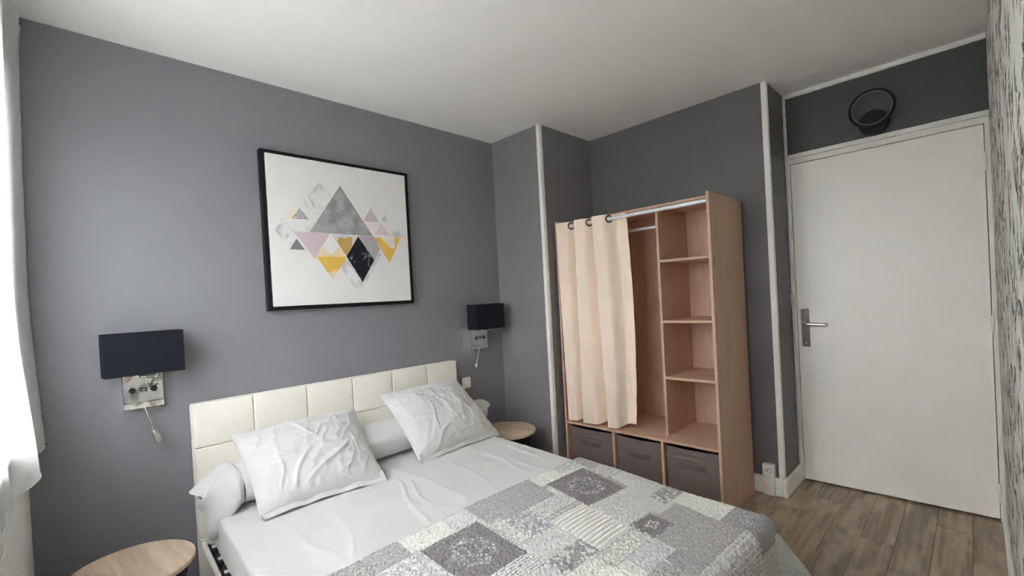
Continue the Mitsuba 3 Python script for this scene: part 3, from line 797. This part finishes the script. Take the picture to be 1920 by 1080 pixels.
ART = [  # triangles or quads in wall coordinates (x, z), colour, style: 0 flat, 1 watercolour wash, 2 glitter, 3 dark marble, 4 gold torn
    ([(0.907, 1.840), (0.868, 1.772), (0.948, 1.772)], (0.80, 0.68, 0.56), 0),
    ([(1.067, 1.995), (1.140, 1.905), (1.045, 1.800), (0.999, 1.905)], (0.50, 0.50, 0.50), 1),
    ([(0.975, 1.902), (1.048, 1.790), (1.000, 1.710), (0.907, 1.710), (0.925, 1.810)], (0.62, 0.61, 0.60), 1),
    ([(0.862, 1.774), (0.818, 1.706), (0.864, 1.644), (0.909, 1.707)], (0.45, 0.45, 0.46), 1),
    ([(1.485, 1.870), (1.384, 1.712), (1.583, 1.712)], (0.47, 0.47, 0.47), 1),
    ([(1.164, 1.515), (1.268, 1.344), (1.440, 1.615), (1.420, 1.632), (1.296, 1.425), (1.203, 1.578)], (0.50, 0.50, 0.50), 1),
    ([(1.326, 1.789), (1.427, 1.789), (1.378, 1.715)], (0.75, 0.66, 0.64), 0),
    ([(1.373, 1.875), (1.320, 1.792), (1.427, 1.792)], (0.53, 0.44, 0.455), 0),
    ([(1.440, 1.792), (1.380, 1.712), (1.492, 1.712)], (0.68, 0.545, 0.55), 0),
    ([(1.188, 1.986), (0.999, 1.707), (1.380, 1.704)], (0.30, 0.30, 0.30), 2),
    ([(0.911, 1.706), (1.113, 1.705), (1.018, 1.557)], (0.60, 0.47, 0.50), 0),
    ([(0.927, 1.667), (0.888, 1.607), (0.968, 1.607)], (0.16, 0.155, 0.165), 0),
    ([(1.119, 1.703), (1.284, 1.698), (1.203, 1.578)], (0.61, 0.56, 0.58), 0),
    ([(1.117, 1.703), (1.040, 1.600), (1.115, 1.570), (1.180, 1.605)], (0.78, 0.755, 0.74), 0),
    ([(1.058, 1.632), (1.028, 1.573), (1.204, 1.574), (1.160, 1.630), (1.110, 1.585)], (0.80, 0.63, 0.38), 0),
    ([(1.028, 1.572), (1.203, 1.575), (1.114, 1.440)], (0.74, 0.46, 0.065), 4),
    ([(1.150, 1.662), (1.165, 1.688), (1.200, 1.680), (1.235, 1.697), (1.246, 1.68), (1.240, 1.640), (1.203, 1.578)], (0.52, 0.335, 0.055), 0),
    ([(1.287, 1.702), (1.384, 1.704), (1.423, 1.627), (1.377, 1.558)], (0.37, 0.335, 0.355), 0),
    ([(1.283, 1.699), (1.378, 1.558), (1.294, 1.425), (1.203, 1.578)], (0.020, 0.022, 0.026), 3),
    ([(1.384, 1.704), (1.570, 1.706), (1.482, 1.540)], (0.74, 0.46, 0.055), 5),
]


def artwork(p, n, uv):
    x, z = p.x, p.z
    col = mi.Color3f(0.74, 0.725, 0.705)
    wash = fbm(x * 22, z * 22, octaves=4)
    fine = noise(x * 420, z * 420)
    for poly, c, style in ART:
        P_ = np.array(poly)
        area = 0.5 * np.sum(P_[:, 0] * np.roll(P_[:, 1], -1) - np.roll(P_[:, 0], -1) * P_[:, 1])
        if area < 0:
            P_ = P_[::-1]
        # even-odd inside test, and distance to the outline
        inside, dist_ = mi.Bool(False), mi.Float(1.0)
        for a, b in zip(P_, np.roll(P_, -1, 0)):
            ax_, az_, bx_, bz_ = map(float, (*a, *b))
            if abs(bz_ - az_) > 1e-9:
                cross = ((z >= min(az_, bz_)) & (z < max(az_, bz_))) & (x < (bx_ - ax_) * (z - az_) / (bz_ - az_) + ax_)
                inside = inside ^ cross
            ex_, ez_ = bx_ - ax_, bz_ - az_
            t_ = dr.clip(((x - ax_) * ex_ + (z - az_) * ez_) / (ex_ * ex_ + ez_ * ez_), 0, 1)
            dist_ = dr.minimum(dist_, dr.sqrt(dr.square(x - ax_ - t_ * ex_) + dr.square(z - az_ - t_ * ez_)))
        cc = mi.Color3f(c)
        if style == 0:
            cc = cc * (0.97 + 0.06 * wash)
            al = mi.Float(0.9)
        elif style == 1:
            al = dr.clip(0.06 + 0.95 * smoothstep(0.42, 0.70, wash) * smoothstep(0.05, 0.008, dist_ + 0.03 * wash - 0.015) + 1.1 * smoothstep(0.0035, 0.001, dist_) * smoothstep(0.30, 0.5, noise(x * 11, z * 11)), 0, 0.85)
        elif style == 2:
            cc = cc * (0.55 + 1.0 * wash) + 0.45 * smoothstep(0.76, 0.90, fine) * smoothstep(0.45, 0.70, noise(x * 30, z * 30) + 1.2 * (z - 1.85))
            al = mi.Float(1.0)
        elif style == 3:
            cc = cc + mi.Color3f(0.20) * smoothstep(0.05, 0.0, dr.abs(wash - 0.5)) * smoothstep(0.4, 0.7, noise(x * 25 + 4, z * 25)) + 0.3 * smoothstep(0.85, 0.95, fine) * smoothstep(1.62, 1.69, z)
            al = mi.Float(1.0)
        elif style == 4:
            al = mix(0.95, 0.45, smoothstep(1.50, 1.475, z + 0.05 * (wash - 0.5) * 2)).x
        else:
            torn = smoothstep(0.0, 0.004, z - 1.700 + 0.35 * (x - 1.384) + 0.09 * (wash - 0.5)) * smoothstep(1.535, 1.520, x)
            al = 0.95 * (1 - 0.85 * torn)
        col = mix(col, cc, dr.select(inside, al, 0))
    # the little hatched triangle
    s = (z - 1.776) / 0.0078
    fr_ = s - dr.floor(s)
    hw = 0.045 * dr.clip((1.838 - z) / 0.062, 0, 1)
    hat = (z > 1.774) & (z < 1.836) & (dr.abs(x - 0.953) < hw) & (fr_ < 0.38)
    col = dr.select(hat, mi.Color3f(0.04), col)
    return col * (0.985 + 0.03 * noise(x * 900, z * 900))


scene["canvas_print"] = diffuse(proc(artwork))
put("wall_picture__canvas", cbox(PX0 + 0.024, PX1 - 0.019, -0.037, -0.012, PZ0 + 0.021, PZ1 - 0.014, 0.0012), "canvas_print", label="white canvas printed with grey, pink, mustard and black triangles")

# ------------------------------------------------------------------ wardrobe
info("wardrobe", "open oak-look wardrobe with shelves, hanging rail and three drawer boxes", "wardrobe")
WF, WB, WL, WR, WH = 2.540, 3.030, -0.512, -1.592, 1.806
t = 0.016
WIL, WIR, DIV = WL - t, WR + t, -1.243
BZ = 0.388
put("wardrobe__side_panel", cbox(WF, WB, WL - t, WL, 0, WH, 0.0012), "oak_upright")
put("wardrobe__side_panel_001", cbox(WF, WB, WR, WR + t, 0, WH, 0.0012), "oak_upright")
put("wardrobe__top_panel", cbox(WF + 0.092, WB - 0.012, WIR, WIL, 1.788, 1.804, 0.0012), "oak_level")
put("wardrobe__base_panel", cbox(WF + 0.001, WB - 0.012, WIR, WIL, BZ - t, BZ, 0.0012), "oak_level")
put("wardrobe__bottom_panel", cbox(WF + 0.004, WB - 0.012, WIR, WIL, 0.040, 0.056, 0.0012), "oak_level")
put("wardrobe__plinth", cbox(WF + 0.030, WF + 0.046, WIR, WIL, 0, 0.040, 0.001), "oak_level")
put("wardrobe__back_panel", cbox(WB - 0.012, WB - 0.004, WIR, WIL, 0.03, 1.790, 0.0008), "oak_upright")
put("wardrobe__divider", cbox(WF + 0.078, WB - 0.012, DIV - 0.008, DIV + 0.008, BZ, 1.788, 0.0012), "oak_upright")
for z in (1.456, 1.087, 0.744):
    s = put(num("wardrobe__shelf"), cbox(WF + 0.080, WB - 0.012, WIR, DIV - 0.008, z - 0.008, z + 0.008, 0.0012), "oak_level")
    if z > 1.2:
        for x in (WF + 0.14, WF + 0.38):
            put(num(s + "__support_pin"), tube([(x, DIV - 0.008, z - 0.0115), (x, DIV - 0.018, z - 0.0115)], 0.003, 8), "satin_metal", 40)
for y in (-0.905, -1.245):
    put(num("wardrobe__box_divider"), cbox(WF + 0.002, WB - 0.012, y - 0.008, y + 0.008, 0.056, BZ - t, 0.0012), "oak_upright")
put("wardrobe__curtain_rod", tube([(WF + 0.034, WIL, 1.762), (WF + 0.034, WIR, 1.762)], 0.0125, 20), "rail_metal", 40, label="pale metal rod along the top front")
put("wardrobe__hanging_rail", tube([(WF + 0.24, WIL, 1.693), (WF + 0.24, DIV + 0.008, 1.693)], 0.0125, 20), "rail_metal", 40, label="pale metal hanging rail")

# storage boxes
for k, (a, b, where) in enumerate(((WIL, -0.897, "in the left cubby of the wardrobe, nearest the column"), (-0.913, -1.237, "in the middle cubby of the wardrobe"), (-1.253, WIR, "in the right cubby of the wardrobe, nearest the door"))):
    key = "storage_box" if k == 0 else f"storage_box_{k:03d}"
    info(key, "brown fabric storage box " + where, "storage box", "fabric storage boxes in the wardrobe")
    y0, y1 = b + 0.008, a - 0.008
    zt, zb = 0.352, 0.058
    xf = WF + 0.014
    ny, nz = 60, 50
    YY, ZZ = np.meshgrid(np.linspace(y0, y1, ny), np.linspace(zb, zt, nz), indexing="ij")
    a_, b_ = (YY - y0) / (y1 - y0), (ZZ - zb) / (zt - zb)
    sag = 0.006 * np.sin(np.pi * a_) * b_ ** 2
    bulge = 0.010 * np.sin(np.pi * a_) ** 0.7 * np.sin(np.pi * np.clip(b_, 0, 1)) ** 0.7
    fold = 0.0035 * np.sin((ZZ + 0.10 * (a_ - 0.5) ** 2 * 4 * 0.3) * 190 + k) * sstep(0.62, 0.85, b_) * sstep(0.98, 0.9, b_) * np.sin(np.pi * a_) ** 2 * (0.4 + 0.6 * meshkit.fbm(np.stack([YY * 9, ZZ * 9, YY * 0 + k], -1), 2, 4))
    front = np.stack([xf + 0.010 - bulge - fold, YY, ZZ - sag], -1)
    m = [grid(front, True)]
    xb = xf + 0.38
    m += [box(xf + 0.010, xb, y0, y0 + 0.003, zb, zt), box(xf + 0.010, xb, y1 - 0.003, y1, zb, zt), box(xb - 0.003, xb, y0, y1, zb, zt), box(xf + 0.010, xb, y0, y1, zb, zb + 0.003)]
    put(key + "__body", m, "box_fabric", 40)
    cy = (y0 + y1) / 2 - 0.005
    hp = np.array([(xf - 0.0015 + 0.004 - 0.009 * math.sin(math.pi * i / 12) ** 0.6, cy + 0.078 - 0.156 * i / 12, 0.253) for i in range(13)])
    g = np.stack([hp + np.array([0, 0, -0.016]), hp + np.array([-0.002, 0, 0.0]), hp + np.array([0, 0, 0.016])], 1)
    put(key + "__handle", [grid(g), grid(g + np.array([0.0022, 0, 0]), True)], "box_band", 40, label="flat strap handle")

# wardrobe curtain: a skewed wave with three eyelets
info("wardrobe_curtain", "beige eyelet curtain drawn to the left side of the wardrobe", "curtain")
NY, NZ = 340, 120
edge_top = [-0.532, -0.690, -0.835, -1.040]
edge_bot = [-0.560, -0.685, -0.885, -1.035]
s = np.linspace(0, 2.999, NY)
zz = np.linspace(0.403, 1.790, NZ)
Sg, Zg = np.meshgrid(s, zz, indexing="ij")
wt = (Zg - 0.403) / (1.790 - 0.403)
kn = np.arange(4)
Y = wt * np.interp(Sg, kn, edge_top) + (1 - wt) * np.interp(Sg, kn, edge_bot)
ph = Sg - np.floor(Sg)
skew = np.where(Sg < 2, PchipInterpolator([0, 0.12, 0.45, 0.82, 1], [0, 0.05, 0.12, 0.5, 1])(ph), PchipInterpolator([0, 0.10, 0.35, 0.70, 1], [0, 0.06, 0.12, 0.46, 0.52])(ph))
amp = 0.045 + 0.006 * (1 - wt)
Xw = WF + 0.034 - amp * np.cos(2 * np.pi * skew)
# billow to the right low down and creases
Y = Y - 0.020 * np.sin(np.pi * np.clip(1 - wt, 0, 1)) * sstep(1.95, 2.7, Sg)
cre = ridged(np.stack([Sg * 1.2 + 4, Zg * 5 + 0.8 * Sg, Sg * 0], -1), 2, 31) ** 9
Xw = Xw - 0.007 * cre * sstep(1.0, 0.8, wt) * sstep(1.9, 2.3, Sg) - 0.003 * (meshkit.fbm(np.stack([Sg * 3, Zg * 7, Sg * 0], -1), 3, 33) - 0.5)
Xw = Xw - 0.003 * np.exp(-((Zg - 0.79) / 0.006) ** 2) * sstep(3.2, 0.3, Sg)
Zo = Zg + 0.0 * Zg
Zo = Zo + (1 - wt) ** 6 * 0.015 * np.maximum(Xw - WF - 0.01, 0) / 0.05
Pc = np.stack([Xw, Y, Zo], -1)
put("wardrobe_curtain__cloth", grid(Pc), "beige_curtain", True)
gs = [0.577, 1.577, 2.47]
for g_ in gs:
    j = int(np.argmin(np.abs(zz - 1.762)))
    k = int(np.argmin(np.abs(Pc[:, j, 0] - (WF + 0.034)) + 3 * (np.abs(s - g_) > 0.2)))
    tg = Pc[min(k + 4, NY - 1), j] - Pc[max(k - 4, 0), j]
    nn = np.array([-tg[1], tg[0], 0.0])
    nn /= np.linalg.norm(nn)
    c = Pc[k, j].copy()
    c[0], c[2] = WF + 0.034, 1.762
    m = torus(0.0215, 0.0048, c, nn, 40, 10)
    put(num("wardrobe_curtain__eyelet"), m, "bronze", True, label="dark bronze metal eyelet")

# ------------------------------------------------------------------ socket and trunking at the wall end
info("power_socket", "cream power socket on its cable cover beside the wardrobe", "power socket")
put("power_socket__housing", gbox((X2 - 0.040, -1.708, 0.112), (X2 - 0.0005, -1.644, 0.190), 0.004, (3, 3, 3), 3), "plastic_ivory", 40)
put("power_socket__faceplate", gbox((X2 - 0.046, -1.702, 0.122), (X2 - 0.039, -1.650, 0.176), 0.003, (3, 3, 3), 3), "plastic_ivory", 40)
put("power_socket__well", lathe([(0.0, 0.0006), (0.019, 0.0006), (0.0205, 0.0016), (0.0215, 0.0016), (0.0215, 0)], (X2 - 0.046, -1.676, 0.149), "-x", 36), "plastic_white", 40)
for dy_, dz_, rr_ in ((0.0095, 0.0, 0.0030), (-0.0095, 0.0, 0.0030), (0.0, 0.0105, 0.0034), (0.0, -0.0105, 0.0022)):
    put(num("power_socket__pin_hole"), lathe([(0, 0), (rr_, 0), (rr_, 0.0004), (0, 0.0004)], (X2 - 0.0466, -1.676 + dy_, 0.149 + dz_), "-x", 16), "black_plastic")
put("power_socket__cable_cover", cbox(X2 - 0.034, X2 - 0.0205, -1.706, -1.646, 0.001, 0.1115, 0.002), "plastic_ivory", label="cream cable cover over the baseboard")

# ------------------------------------------------------------------ round wall lamp over the door
info("ring_lamp", "round black ring lamp on the wall above the door", "wall lamp")
put("ring_lamp__ring", torus(0.0985, 0.0085, (3.325, -2.208, 2.243), (1, 0, 0), 72, 16), "lamp_black", True)
put("ring_lamp__diffuser", torus(0.0905, 0.0026, (3.321, -2.208, 2.243), (1, 0, 0), 72, 10), "ring_white", True, label="thin pale light strip inside the ring")
put("ring_lamp__wall_mount", lathe([(0, 0), (0.066, 0), (0.068, 0.004), (0.068, 0.040), (0.064, 0.046), (0, 0.046)], (X3, -2.208, 2.172), "-x", 48), "lamp_black", 40, label="round black wall mount")
put("ring_lamp__bracket", tube([(X3 - 0.045, -2.208, 2.150), (3.325, -2.208, 2.148)], 0.008, 14), "lamp_black", 40)

# ------------------------------------------------------------------ sheer window curtain
info("window_curtain", "white sheer curtain in front of the bright window at the left", "curtain")
ys = np.linspace(-0.020, -2.50, 700)
zs = np.linspace(0.822, 2.445, 90)
Yc, Zc = np.meshgrid(ys, zs, indexing="ij")
wt = (Zc - 0.815) / (2.445 - 0.815)
crests = [0.03, -0.035, -0.10, -0.620, -0.95, -1.22, -1.52, -1.80, -2.07, -2.35, -2.62]
ph = np.interp(-Yc, [-c for c in crests], np.arange(len(crests)))
amp = 0.011 + 0.006 * (1 - wt)
bow = PchipInterpolator([0, 0.14, 0.35, 0.54, 0.8, 0.95, 1.0], [-0.085, -0.094, -0.103, -0.098, -0.089, -0.082, -0.080])(wt)
xc = bow + amp * np.cos(2 * np.pi * ph) + 0.004 * (meshkit.fbm(np.stack([Yc * 9, Zc * 1.2, Yc * 0], -1), 2, 44) - 0.5) - 0.036 * sstep(-0.68, -0.95, Yc) - 0.010 * sstep(0.03, 0.27, wt) * sstep(-0.2, -0.5, Yc)
xc = xc + 0.010 * sstep(0.93, 1.0, wt) * np.sin(Yc * 150) * 0.7
xc = np.maximum(xc, X0 + 0.006)
put("window_curtain__cloth", grid(np.stack([xc, Yc, Zc + 0.006 * np.sin(Yc * 9)], -1)), "sheer", True)
put("window_curtain__rail", cbox(X0 + 0.012, X0 + 0.056, -2.55, -0.004, 2.462, H - 0.001, 0.003), "plastic_white")
hp = np.stack([xc[:, 0], ys, zs[0] + 0.006 * np.sin(ys * 9)], -1)
put("window_curtain__hem", tube(hp[::2], 0.0022, 6), "sheer", 40, label="narrow stitched hem")
